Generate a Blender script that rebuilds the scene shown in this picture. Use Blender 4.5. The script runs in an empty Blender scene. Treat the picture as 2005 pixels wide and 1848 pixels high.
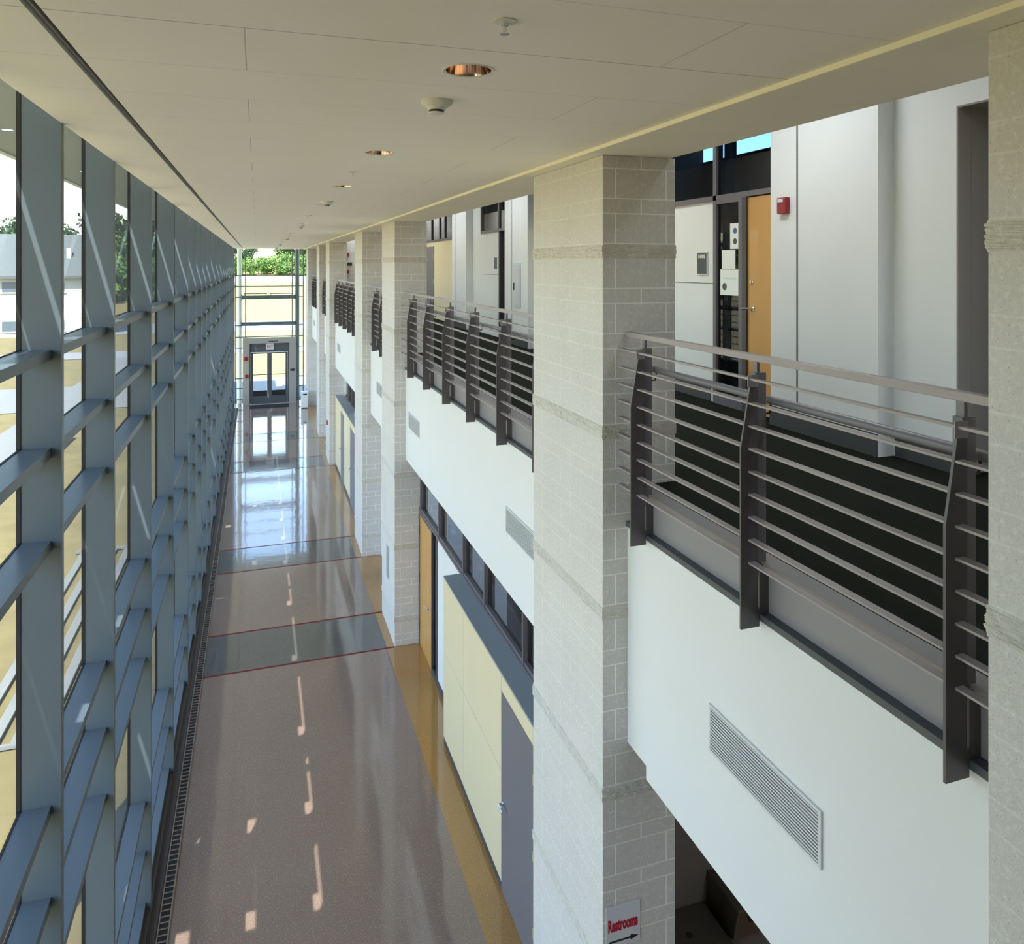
import bpy, bmesh, math, random
from mathutils import Vector, Matrix
random.seed(7)
ZO = 6.46                      # eye height above the ground-level floor; heights below are given from the eye
COL = bpy.context.scene.collection

# ------------------------------------------------------------------ materials
def nt(name):
    m = bpy.data.materials.new(name); m.use_nodes = True
    t = m.node_tree
    for n in list(t.nodes): t.nodes.remove(n)
    out = t.nodes.new('ShaderNodeOutputMaterial')
    return m, t, out
def math_(t, op, a, b=None, c=None):
    n = t.nodes.new('ShaderNodeMath'); n.operation = op
    for i, v in enumerate((a, b, c)):
        if v is None: continue
        if isinstance(v, (int, float)): n.inputs[i].default_value = v
        else: t.links.new(v, n.inputs[i])
    return n.outputs[0]
def mixc(t, f, a, b):
    n = t.nodes.new('ShaderNodeMix'); n.data_type = 'RGBA'
    if isinstance(f, (int, float)): n.inputs[0].default_value = f
    else: t.links.new(f, n.inputs[0])
    for i, v in ((6, a), (7, b)):
        if isinstance(v, tuple): n.inputs[i].default_value = (*v[:3], 1)
        else: t.links.new(v, n.inputs[i])
    return n.outputs[2]
def noise(t, scale, detail=3, vec=None, rough=.6):
    n = t.nodes.new('ShaderNodeTexNoise'); n.inputs['Scale'].default_value = scale
    n.inputs['Detail'].default_value = detail; n.inputs['Roughness'].default_value = rough
    if vec is None:
        g = t.nodes.new('ShaderNodeNewGeometry'); vec = g.outputs['Position']
    t.links.new(vec, n.inputs['Vector'])
    return n.outputs['Fac']
def ramp(t, f, lo, hi):
    n = t.nodes.new('ShaderNodeMapRange'); n.clamp = True
    t.links.new(f, n.inputs[0]); n.inputs[1].default_value = lo; n.inputs[2].default_value = hi
    return n.outputs[0]
def posxyz(t):
    g = t.nodes.new('ShaderNodeNewGeometry'); s = t.nodes.new('ShaderNodeSeparateXYZ')
    t.links.new(g.outputs['Position'], s.inputs[0]); return s.outputs
def mat(name, col, rough=.5, metal=0, var=.06, scale=3, bump=0, bscale=60, spec=.5, coat=0):
    m, t, out = nt(name)
    p = t.nodes.new('ShaderNodeBsdfPrincipled')
    p.inputs['Roughness'].default_value = rough; p.inputs['Metallic'].default_value = metal
    p.inputs['Specular IOR Level'].default_value = spec; p.inputs['Coat Weight'].default_value = coat
    f = noise(t, scale)
    c = mixc(t, f, tuple(max(0, x*(1-var)) for x in col), tuple(min(1, x*(1+var)) for x in col))
    t.links.new(c, p.inputs['Base Color'])
    if bump:
        b = t.nodes.new('ShaderNodeBump'); b.inputs['Strength'].default_value = bump
        b.inputs['Distance'].default_value = .01
        t.links.new(noise(t, bscale), b.inputs['Height']); t.links.new(b.outputs[0], p.inputs['Normal'])
    t.links.new(p.outputs[0], out.inputs[0])
    return m
def glass(name, tint, refl=1.0, ior=1.5):
    m, t, out = nt(name)
    tr = t.nodes.new('ShaderNodeBsdfTransparent'); gl = t.nodes.new('ShaderNodeBsdfGlossy')
    f0 = noise(t, .8)
    t.links.new(mixc(t, f0, tuple(x*.98 for x in tint), tint), tr.inputs[0])
    gl.inputs['Roughness'].default_value = .01
    ge = t.nodes.new('ShaderNodeNewGeometry'); dp = t.nodes.new('ShaderNodeVectorMath'); dp.operation = 'DOT_PRODUCT'
    t.links.new(ge.outputs['Normal'], dp.inputs[0]); t.links.new(ge.outputs['Incoming'], dp.inputs[1])
    c1 = math_(t, 'SUBTRACT', 1, math_(t, 'ABSOLUTE', dp.outputs['Value']))
    F = math_(t, 'ADD', .04, math_(t, 'MULTIPLY', math_(t, 'POWER', c1, 5), .96))      # reflectance of one pane surface
    mx = t.nodes.new('ShaderNodeMixShader')
    R = math_(t, 'SUBTRACT', 1, math_(t, 'POWER', math_(t, 'SUBTRACT', 1, F), refl))
    t.links.new(R, mx.inputs[0])
    t.links.new(tr.outputs[0], mx.inputs[1]); t.links.new(gl.outputs[0], mx.inputs[2])
    t.links.new(mx.outputs[0], out.inputs[0])
    return m
def block_mat():
    m, t, out = nt('concrete_block')
    p = t.nodes.new('ShaderNodeBsdfPrincipled'); p.inputs['Roughness'].default_value = .9
    x, y, z = posxyz(t)
    zz = math_(t, 'DIVIDE', math_(t, 'SUBTRACT', z, ZO+.142-12*.305), .305)
    fz = math_(t, 'FRACT', zz)                       # 0..0.67 tall course, 0.67..1 short course
    tall = math_(t, 'LESS_THAN', fz, .667)
    e1 = math_(t, 'LESS_THAN', fz, .028)
    e2 = math_(t, 'LESS_THAN', math_(t, 'ABSOLUTE', math_(t, 'SUBTRACT', fz, .68)), .014)
    hor = math_(t, 'MAXIMUM', e1, e2)
    w = .39
    def vert(c, o1, o2):
        off = math_(t, 'ADD', math_(t, 'MULTIPLY', tall, o1-o2), o2)
        f = math_(t, 'FRACT', math_(t, 'DIVIDE', math_(t, 'ADD', c, off), w))
        return math_(t, 'LESS_THAN', f, .024)
    g = t.nodes.new('ShaderNodeNewGeometry'); s = t.nodes.new('ShaderNodeSeparateXYZ')
    t.links.new(g.outputs['Normal'], s.inputs[0])
    isx = math_(t, 'GREATER_THAN', math_(t, 'ABSOLUTE', s.outputs[0]), .5)
    vx = vert(x, -2.29+w*6, -2.485+w*6)              # joints on faces that look along the hall
    vy = vert(y, .1, .1+w/2)
    v = math_(t, 'ADD', math_(t, 'MULTIPLY', vy, isx), math_(t, 'MULTIPLY', vx, math_(t, 'SUBTRACT', 1, isx)))
    mort = math_(t, 'MINIMUM', math_(t, 'MAXIMUM', math_(t, 'MULTIPLY', hor, .75), v), 1)
    base = mixc(t, noise(t, 2.2), (.55, .525, .49), (.64, .61, .575))
    base = mixc(t, ramp(t, noise(t, 130, 2), .60, .72), base, (.36, .35, .33))
    base = mixc(t, ramp(t, noise(t, 45, 2), .5, .8), base, (.70, .68, .64))
    c = mixc(t, math_(t, 'MULTIPLY', mort, math_(t, 'SUBTRACT', 1, math_(t, 'MULTIPLY', isx, .72))), base, (.86, .84, .79))
    t.links.new(c, p.inputs['Base Color'])
    b = t.nodes.new('ShaderNodeBump'); b.inputs['Strength'].default_value = .35; b.inputs['Distance'].default_value = .01
    t.links.new(math_(t, 'SUBTRACT', noise(t, 90), math_(t, 'MULTIPLY', mort, .5)), b.inputs['Height'])
    t.links.new(b.outputs[0], p.inputs['Normal']); t.links.new(p.outputs[0], out.inputs[0])
    return m
def ceiling_mat():
    m, t, out = nt('ceiling_board')
    p = t.nodes.new('ShaderNodeBsdfPrincipled'); p.inputs['Roughness'].default_value = .75
    x, y, z = posxyz(t)
    r = math_(t, 'DIVIDE', math_(t, 'SUBTRACT', y, 2.58-20*.5585), .5585)
    fr = math_(t, 'FRACT', r); row = math_(t, 'FLOOR', r)
    lt = math_(t, 'LESS_THAN', fr, .010)
    odd = math_(t, 'MODULO', row, 2)
    off = math_(t, 'ADD', .04, math_(t, 'MULTIPLY', odd, -1.51))
    lx = math_(t, 'LESS_THAN', math_(t, 'ABSOLUTE', math_(t, 'ADD', x, off)), .0022)
    near = math_(t, 'SUBTRACT', 1, ramp(t, math_(t, 'ABSOLUTE', math_(t, 'SUBTRACT', y, 2.58)), .0, .6))
    l = math_(t, 'MAXIMUM', math_(t, 'MULTIPLY', lt, math_(t, 'ADD', .22, math_(t, 'MULTIPLY', near, .5))), math_(t, 'MULTIPLY', lx, .5))
    base = mixc(t, noise(t, .7), (.86, .815, .765), (.89, .845, .795))
    t.links.new(mixc(t, l, base, (.22, .21, .2)), p.inputs['Base Color'])
    t.links.new(p.outputs[0], out.inputs[0]); return m
def floor_mat(name, a, b, fleck):
    m, t, out = nt(name)
    p = t.nodes.new('ShaderNodeBsdfPrincipled')
    c = mixc(t, noise(t, 1.1, 4), a, b)
    c = mixc(t, ramp(t, noise(t, 70, 2), .56, .66), c, fleck)
    c = mixc(t, ramp(t, noise(t, 110, 2), .60, .68), c, tuple(x*.5 for x in a))
    t.links.new(c, p.inputs['Base Color'])
    rr = t.nodes.new('ShaderNodeMapRange'); t.links.new(noise(t, .9, 4), rr.inputs[0])
    rr.inputs[3].default_value = .05; rr.inputs[4].default_value = .13
    t.links.new(rr.outputs[0], p.inputs['Roughness'])
    p.inputs['Coat Weight'].default_value = .5; p.inputs['Coat Roughness'].default_value = .03
    bp = t.nodes.new('ShaderNodeBump'); bp.inputs['Strength'].default_value = .10; bp.inputs['Distance'].default_value = .012
    t.links.new(noise(t, 2.6, 2), bp.inputs['Height'])
    t.links.new(bp.outputs[0], p.inputs['Normal']); t.links.new(bp.outputs[0], p.inputs['Coat Normal'])
    t.links.new(p.outputs[0], out.inputs[0]); return m
M = dict(
    block=block_mat(), ceil=ceiling_mat(),
    rough_block=mat('split_face_block', (.58, .55, .49), .95, var=.25, scale=25, bump=1, bscale=45),
    rose=floor_mat('terrazzo_rose', (.235, .165, .128), (.27, .19, .148), (.36, .29, .24)),
    grey=floor_mat('terrazzo_grey', (.105, .103, .095), (.13, .127, .115), (.2, .195, .175)),
    gold=floor_mat('terrazzo_gold', (.36, .185, .05), (.42, .22, .065), (.5, .3, .12)),
    redstrip=mat('red_strip', (.17, .008, .008), .5, spec=.2),
    white=mat('white_paint', (.70, .705, .70), .6, var=.02),
    offwhite=mat('offwhite_wall', (.70, .71, .69), .65, var=.03, bump=.05),
    coolwall=mat('grey_white_wall', (.72, .74, .735), .65, var=.03, bump=.05),
    soffit=mat('soffit_paint', (.84, .80, .72), .7, var=.03),
    cream=mat('lit_soffit_edge', (.90, .84, .66), .6, var=.02),  # window light on the soffit's drop face, put into its colour
    fin=mat('grey_mullion_paint', (.098, .128, .15), .36, var=.05, bump=.03, bscale=200),
    gasket=mat('black_gasket', (.01, .012, .014), .6),
    steel=mat('dark_railing_paint', (.085, .073, .077), .38, var=.06, spec=.6),
    steel2=mat('grey_railing_paint', (.165, .15, .16), .38, var=.05, spec=.6),
    rail=mat('railing_flat_bar', (.31, .27, .27), .35, var=.05, spec=.6),  # lighter than the dark railing paint: glancing light on the bars put into colour
    channel=mat('channel_web_paint', (.24, .225, .225), .55, var=.05),
    flange=mat('channel_flange_paint', (.07, .075, .085), .45),
    frame=mat('dark_frame', (.055, .048, .055), .4, var=.05),
    framelite=mat('bronze_frame', (.13, .115, .125), .4, var=.05),
    glass=glass('green_glass', (.87, .90, .91), 2.6),
    clear=glass('clear_glass', (.93, .96, .95), 1.0),
    dark_glass=glass('smoked_glass', (.30, .32, .33), 1.5),
    bluish=glass('bluish_transom_glass', (.13, .22, .33), 1.0),
    yellow=mat('cream_panel', (.72, .62, .40), .5, var=.03, coat=.1),
    ledge=mat('grey_ledge', (.27, .31, .33), .5, var=.04),
    greydoor=mat('grey_door', (.16, .15, .165), .45, var=.05),
    wood=mat('maple_veneer', (.55, .29, .075), .4, var=.1, scale=2.5, coat=.2),
    chrome=mat('brushed_chrome', (.75, .75, .76), .2, 1, var=.03),
    copper=mat('copper_reflector', (.85, .60, .50), .12, 1, var=.05),
    fixwhite=mat('fixture_white', (.70, .68, .60), .5, var=.02),
    red=mat('alarm_red', (.28, .012, .016), .35),
    black=mat('black_plastic', (.015, .015, .017), .4),
    sign=mat('sign_grey', (.05, .06, .07), .4),
    paper=mat('paper', (.78, .80, .76), .7, var=.04),
    signwhite=mat('sign_board_white', (.62, .62, .66), .6, var=.03),
    crimson=mat('sign_red_ink', (.42, .01, .03), .5),
    ink=mat('sign_black_ink', (.01, .01, .012), .5),
    base=mat('dark_baseboard', (.06, .058, .06), .5),
    carpet=mat('dark_green_carpet', (.009, .011, .006), .95, spec=.15, var=.35, scale=60, bump=.4, bscale=300),
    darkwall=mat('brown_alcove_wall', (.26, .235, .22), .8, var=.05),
    fountain=mat('bronze_steel', (.17, .16, .13), .35, .6),
    grille=mat('grille_aluminium', (.62, .64, .66), .4, .2, var=.03),
    grille_dark=mat('grille_void', (.05, .055, .06), .8),
    cabinet=mat('pale_blue_steel', (.55, .66, .70), .4, var=.03),
    trench=mat('trench_bronze', (.30, .24, .20), .4, .4),
    trench_dark=mat('trench_void', (.012, .012, .012), .8),
    curb=mat('dark_curb', (.045, .035, .035), .5),
    bin=mat('white_bin', (.75, .78, .76), .4),
    mat=mat('black_rubber_mat', (.012, .012, .014), .9),
    matgrey=mat('portal_panel', (.33, .32, .30), .5, var=.04),
    doorblue=mat('slate_door', (.075, .088, .10), .4, var=.05),
    ext_white=mat('exterior_steel_cream', (.66, .68, .60), .5),
    ext_green=mat('exterior_steel_green', (.10, .13, .125), .5),
    canopy=mat('canopy_panel', (.30, .33, .31), .6),
    grass=mat('dry_grass', (.185, .15, .058), 1, var=.45, scale=1.3, bump=.6, bscale=9),
    road=mat('pale_asphalt', (.26, .27, .285), .9, var=.08, scale=.6),
    paving=mat('pale_concrete', (.21, .22, .21), .9, var=.08),
    bwall=mat('building_wall', (.50, .51, .47), .8, var=.04),
    broof=mat('slate_roof', (.10, .115, .115), .85, var=.15, scale=4, bump=.3, bscale=5),
    bwin=mat('building_window', (.10, .13, .16), .2),
    leaf=mat('leaf_green', (.055, .12, .02), .7, var=.5, scale=.6),
    leaf2=mat('leaf_light_green', (.09, .17, .03), .7, var=.45, scale=.6),
    leaf3=mat('leaf_dark_green', (.025, .06, .018), .7, var=.5, scale=.6),
    trunk=mat('bark', (.12, .085, .06), .9, var=.3, scale=8, bump=.5),
    box1=mat('cardboard', (.42, .28, .15), .8), box2=mat('blue_box', (.06, .12, .3), .6),
    shelfm=mat('shelf_steel', (.4, .42, .42), .4, .5), soap=mat('cloth_dark', (.04, .05, .06), .9),
)
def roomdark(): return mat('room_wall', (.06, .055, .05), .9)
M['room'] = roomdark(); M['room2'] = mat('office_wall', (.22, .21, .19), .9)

# ------------------------------------------------------------------ mesh helpers
class MB:
    def __init__(s): s.v = []; s.f = []; s.mi = []
    def face(s, pts, mi=0):
        n = len(s.v); s.v += [tuple(p) for p in pts]; s.f.append(list(range(n, n+len(pts)))); s.mi.append(mi)
    def box(s, x0, x1, y0, y1, z0, z1, mi=0):
        x0, x1 = sorted((x0, x1)); y0, y1 = sorted((y0, y1)); z0, z1 = sorted((z0, z1))
        n = len(s.v)
        s.v += [(x, y, z) for z in (z0, z1) for y in (y0, y1) for x in (x0, x1)]
        for q in ((0,2,3,1), (4,5,7,6), (0,1,5,4), (2,6,7,3), (0,4,6,2), (1,3,7,5)):
            s.f.append([n+i for i in q]); s.mi.append(mi)
        return s
    def prism(s, poly, axis, a, b, mi=0):
        """poly: list of 2-D points; axis 0/1/2 extruded from a to b"""
        def P(p, t): return (t, p[0], p[1]) if axis == 0 else ((p[0], t, p[1]) if axis == 1 else (p[0], p[1], t))
        n = len(s.v); k = len(poly)
        s.v += [P(p, a) for p in poly] + [P(p, b) for p in poly]
        s.f.append([n+i for i in range(k)]); s.f.append([n+k+i for i in range(k)][::-1]); s.mi += [mi, mi]
        for i in range(k):
            j = (i+1) % k; s.f.append([n+i, n+k+i, n+k+j, n+j]); s.mi.append(mi)
        return s
    def lathe(s, c, prof, axis=2, n=28, mi=0, cap=True):
        """prof: list of (radius, offset along axis)"""
        k = len(s.v)
        for r, h in prof:
            for i in range(n):
                a = 2*math.pi*i/n; p = [r*math.cos(a), r*math.sin(a)]
                q = [c[0], c[1], c[2]]
                o = [0, 1, 2]; o.remove(axis)
                q[o[0]] += p[0]; q[o[1]] += p[1]; q[axis] += h; s.v.append(tuple(q))
        for j in range(len(prof)-1):
            for i in range(n):
                i2 = (i+1) % n
                s.f.append([k+j*n+i, k+j*n+i2, k+(j+1)*n+i2, k+(j+1)*n+i]); s.mi.append(mi)
        for j in (0, len(prof)-1):
            if cap and prof[j][0] > 1e-4: s.f.append([k+j*n+i for i in range(n)]); s.mi.append(mi)
        return s
    def tube(s, pts, r, n=12, mi=0):
        pts = [Vector(p) for p in pts]; rings = []
        for i, p in enumerate(pts):
            d = (pts[min(i+1, len(pts)-1)]-pts[max(i-1, 0)]).normalized()
            u = d.cross(Vector((0, 0, 1)))
            if u.length < 1e-3: u = d.cross(Vector((1, 0, 0)))
            u.normalize(); w = d.cross(u)
            k = len(s.v); rings.append(k)
            for j in range(n):
                a = 2*math.pi*j/n; q = p+u*(r*math.cos(a))+w*(r*math.sin(a)); s.v.append(tuple(q))
        for a, b in zip(rings, rings[1:]):
            for j in range(n):
                j2 = (j+1) % n; s.f.append([a+j, a+j2, b+j2, b+j]); s.mi.append(mi)
        for a in (rings[0], rings[-1]): s.f.append([a+j for j in range(n)]); s.mi.append(mi)
        return s
    def build(s, name, mats, parent=None, bevel=0, smooth=False, origin=None):
        mats = mats if isinstance(mats, (list, tuple)) else [mats]
        me = bpy.data.meshes.new(name)
        if parent is not None: o0 = world_loc(parent)
        elif origin is not None: o0 = Vector((origin[0], origin[1], origin[2]+ZO))
        else:
            xs, ys, zs = zip(*s.v)
            o0 = Vector(((min(xs)+max(xs))/2, (min(ys)+max(ys))/2, min(zs)+ZO))
        me.from_pydata([(x-o0.x, y-o0.y, z+ZO-o0.z) for x, y, z in s.v], [], s.f)
        for m in mats: me.materials.append(M[m] if isinstance(m, str) else m)
        for p, i in zip(me.polygons, s.mi): p.material_index = i
        bm = bmesh.new(); bm.from_mesh(me); bmesh.ops.recalc_face_normals(bm, faces=bm.faces); bm.to_mesh(me); bm.free()
        if smooth:
            me.shade_smooth() if hasattr(me, 'shade_smooth') else None
        o = bpy.data.objects.new(name, me); COL.objects.link(o)
        if parent is not None: o.parent = parent; WL[o.name] = o0
        else: o.location = o0; WL[o.name] = o0
        if smooth:
            me.set_sharp_from_angle(angle=math.radians(35))
        if bevel:
            b = o.modifiers.new('bevel', 'BEVEL'); b.width = bevel; b.segments = 2; b.limit_method = 'ANGLE'
        return o
WL = {}
def world_loc(o): return WL[o.name]
def thing(name, label, cat, loc, group=None):
    o = bpy.data.objects.new(name, None); COL.objects.link(o)
    o.location = (loc[0], loc[1], loc[2]+ZO); WL[o.name] = Vector(o.location)
    o['label'] = label; o['category'] = cat
    if group: o['group'] = group
    return o
def tag(o, label, cat, group=None, kind=None):
    o['label'] = label; o['category'] = cat
    if group: o['group'] = group
    if kind: o['kind'] = kind
    return o
def struct(o): o['kind'] = 'structure'; return o
def B(name, m, x0, x1, y0, y1, z0, z1, parent=None, bevel=0):
    return MB().box(x0, x1, y0, y1, z0, z1).build(name, m, parent, bevel)
def text_mesh(s, size, width=None, height=None, bold=.0):
    cu = bpy.data.curves.new('txt', 'FONT'); cu.body = s; cu.size = size; cu.extrude = .0008; cu.offset = bold
    cu.resolution_u = 3
    ob = bpy.data.objects.new('txt', cu); COL.objects.link(ob)
    dg = bpy.context.evaluated_depsgraph_get(); me = bpy.data.meshes.new_from_object(ob.evaluated_get(dg))
    bpy.data.objects.remove(ob); bpy.data.curves.remove(cu)
    xs = [v.co.x for v in me.vertices]; ys = [v.co.y for v in me.vertices]
    w, h = max(xs)-min(xs), max(ys)-min(ys)
    sx = (width/w) if width else 1; sy = (height/h) if height else sx
    for v in me.vertices:
        v.co.x = (v.co.x-min(xs))*sx; v.co.y = (v.co.y-min(ys))*sy
    return me
def add_text(parent, name, s, m, origin, xdir, width, height, bold=0):
    """flat lettering standing upright; origin = lower left corner, xdir = reading direction"""
    me = text_mesh(s, .1, width, height, bold); me.materials.append(M[m]); me.name = name
    xd = Vector(xdir).normalized(); zd = Vector((0, 0, 1)); nd = xd.cross(zd)   # normal towards the reader
    R = Matrix((xd, zd, nd)).transposed().to_4x4()
    me.transform(R)
    o = bpy.data.objects.new(name, me); COL.objects.link(o); o.parent = parent
    o.location = Vector((origin[0], origin[1], origin[2]+ZO))-world_loc(parent)
    return o

# ------------------------------------------------------------------ key dimensions (from the eye; +y along the hall)
ZF, ZC, ZS, Z2 = -6.46, .765, .742, -1.50
YEND = 37.0
PIL = [(.46, 1.79), (4.615, 5.96), (12.74, 14.1), (16.9, 18.27), (24.95, 26.3), (29.15, 30.5), (35.75, 37.1)]
PX0, PX1 = 2.20, 2.755
XF = 2.384                     # face of the white balcony front
XW = 2.62                      # ground-level wall
FIN = [1.0, 1.85, 3.23, 4.63, 6.20, 8.25, 10.37, 12.47, 14.0, 15.38, 16.77, 18.33, 20.45, 22.55, 24.62, 26.15, 27.53, 28.93, 30.47, 32.58, 34.68, 36.75]
LEV = [-.454, -.98, -1.48, -2.90, -3.39, -3.88, -5.31, -5.80, -6.32]

# ------------------------------------------------------------------ floor
fb = MB()
ys = [-1.5]
for a, b in PIL: ys += [a, b]
ys = [y for y in ys if y < 35] + [YEND+.4]
def fq(x0, x1, y0, y1, mi): fb.face([(x0, y0, ZF), (x1, y0, ZF), (x1, y1, ZF), (x0, y1, ZF)], mi)
edges = [y for y in ys[1:-1]]
cur = -1.5; w = .05
dark = False
for y in edges + [YEND+.4]:
    e = y-w/2 if y < YEND else y
    fq(-1.0, 2.07, cur, e, 1 if dark else 0)
    if y < YEND:
        fq(-1.0, PX0 if True else 2.07, e, y+w/2, 3)
    fq(2.07, 5.2, cur, e, 2)
    if y < YEND: fq(PX0, 5.2, e, y+w/2, 2)
    cur = y+w/2; dark = not dark
fq(-1.4, -1.0, -1.5, YEND+.4, 0)
fl = fb.build('floor', ['rose', 'grey', 'gold', 'redstrip'], origin=(0, 15, ZF)); struct(fl)
# slab under it
struct(B('floor.001', 'curb', -1.4, 5.2, -1.5, YEND+.5, ZF-.2, ZF-.012))
# dark curb and trench grate by the glass
tag(B('curb_strip', 'curb', -1.0, -.925, -1.5, 36.3, ZF+.001, ZF+.02), 'long dark metal strip on the floor at the foot of the glass wall', 'curb')
g = thing('floor_grate', 'long narrow ladder-like trench grate along the foot of the glass wall', 'grate', (-.865, 15, ZF))
MB().box(-.912, -.818, -1.5, 36.3, ZF+.001, ZF+.006).build('trench', 'trench_dark', g)
for x in (-.918, -.822): MB().box(x, x+.011, -1.5, 36.3, ZF+.001, ZF+.016).build('edge_bar', 'trench', g)
mb = MB(); y = 1.5
while y < 36.2:
    if 7.6 < y < 15.1: MB().box(-.907, -.822, y, y+.014, ZF+.003, ZF+.013).build('rung', 'trench', g)
    else: mb.box(-.907, -.822, y, y+.014, ZF+.003, ZF+.013)
    y += .075
mb.build('rungs', 'trench', g)['kind'] = 'stuff'

# ------------------------------------------------------------------ ceiling with real openings for the downlights
cb = MB()
DL = [2.866+i*2.29 for i in range(15)]; DX, DR = .787, .094
def cq(x0, x1, y0, y1, z=ZC, mi=0): cb.face([(x0, y0, z), (x0, y1, z), (x1, y1, z), (x1, y0, z)], mi)
cq(-1.0, -.652, -1.5, YEND+.3); cq(-.612, DX-.15, -1.5, YEND+.3); cq(DX+.15, 2.083, -1.5, YEND+.3)
cur = -1.5
for y in DL:
    cq(DX-.15, DX+.15, cur, y-.15); cur = y+.15
    N = 32
    ci = [(DX+DR*math.cos(2*math.pi*i/N), y+DR*math.sin(2*math.pi*i/N)) for i in range(N)]
    sq = []
    for i in range(N):
        a = 2*math.pi*i/N; c, s = math.cos(a), math.sin(a); k = .15/max(abs(c), abs(s)); sq.append((DX+k*c, y+k*s))
    for i in range(N):
        j = (i+1) % N
        cb.face([(*ci[i], ZC), (*ci[j], ZC), (*sq[j], ZC), (*sq[i], ZC)])
cq(DX-.15, DX+.15, cur, YEND+.3)
# slot sides, outer edge and top
for x, a in ((-.652, 0), (-.612, 0)): cb.face([(x, -1.5, ZC), (x, YEND+.3, ZC), (x, YEND+.3, ZC+.06), (x, -1.5, ZC+.06)])
cb.box(-1.0, 2.083, -1.5, YEND+.3, 1.0, 1.55)
cb.face([(-1.0, -1.5, ZC), (-1.0, YEND+.3, ZC), (-1.0, YEND+.3, 1.0), (-1.0, -1.5, 1.0)])
cb.face([(2.083, -1.5, ZC), (2.083, YEND+.3, ZC), (2.083, YEND+.3, 1.0), (2.083, -1.5, 1.0)])
struct(cb.build('ceiling', 'ceil', origin=(0, 15, ZC)))
struct(MB().box(2.083, 2.72, -1.5, YEND+.3, ZS, 1.6).build('ceiling.001', 'soffit'))
struct(MB().box(2.068, 2.083, -1.5, YEND+.3, ZS-.002, ZC-.001).build('trim_1', 'cream'))  # drop face of the soffit, tinted as the window light brightens it
g = thing('slot_diffuser', 'long dark linear air slot running down the left of the ceiling', 'air vent', (-.632, 15, ZC))
MB().box(-.65, -.614, -1.5, 36.9, ZC+.035, ZC+.05).build('slot', 'frame', g)
MB().box(-.636, -.628, -1.5, 36.9, ZC+.004, ZC+.034).build('blade', 'framelite', g)
# downlights
ords = ['nearest', 'second', 'third', 'fourth', 'fifth', 'sixth', 'seventh', 'eighth', 'ninth', 'tenth', 'eleventh', 'twelfth', 'thirteenth', 'fourteenth', 'farthest']
for i, y in enumerate(DL):
    lab = ('large round recessed downlight with coppery reflector, nearest in the ceiling' if i == 0 else
           'round recessed ceiling downlight, %s in the row counted from the camera' % ords[i])
    g = thing('downlight', lab, 'ceiling light', (DX, y, ZC), 'recessed downlights in the hall ceiling')
    MB().lathe((DX, y, ZC), [(DR-.004, -.001), (DR+.008, -.003), (DR+.010, .0), (DR-.004, .001)], cap=False).build('trim_ring', 'fixwhite', g, smooth=True)
    MB().lathe((DX, y, ZC), [(DR-.003, .0), (DR-.012, .06), (DR-.03, .13), (DR-.05, .17), (.001, .172)], cap=False).build('reflector', 'copper', g, smooth=True)
    MB().lathe((DX, y, ZC), [(.02, .165), (.035, .14), (.03, .11), (.005, .10)]).build('bulb', 'fixwhite', g, smooth=True)
# smoke detectors
for i, y in enumerate([3.44, 9.28, 15.04, 22.2, 28.8, 34.3]):
    lab = ('large off-white smoke detector hanging just beyond the nearest downlight' if i == 0 else
           'off-white ceiling smoke detector, %s counted from the camera' % ords[i])
    g = thing('smoke_detector', lab, 'smoke detector', (.79, y, ZC), 'smoke detectors on the hall ceiling')
    MB().lathe((.79, y, ZC), [(.074, 0), (.074, -.012), (.066, -.022), (.045, -.034), (.04, -.045)]).build('housing', 'fixwhite', g, smooth=True)
    MB().lathe((.79, y, ZC-.045), [(.034, .004), (.034, -.012)]).build('sensor_slots', 'black', g)
    MB().lathe((.79, y, ZC-.045), [(.036, -.010), (.034, -.016), (.012, -.021)]).build('cap', 'fixwhite', g, smooth=True)
for i, y in enumerate([2.25, 6.235, 12.05, 18.6, 25.2]):
    lab = ('ceiling sprinkler with a round plate, nearest to the camera' if i == 0 else 'small ceiling sprinkler, %s from the camera' % ords[i])
    g = thing('sprinkler', lab, 'sprinkler', (.735, y, ZC), 'fire sprinklers in the hall ceiling')
    MB().lathe((.735, y, ZC), [(.038, 0), (.038, -.004), (.02, -.008)]).build('escutcheon', 'fixwhite', g, smooth=True)
    MB().lathe((.735, y, ZC-.008), [(.012, 0), (.012, -.006), (.006, -.01), (.006, -.032)]).build('nozzle', 'chrome', g, smooth=True)
    MB().lathe((.735, y, ZC-.04), [(.003, .002), (.015, 0), (.015, -.002)]).build('deflector', 'chrome', g)

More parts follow.
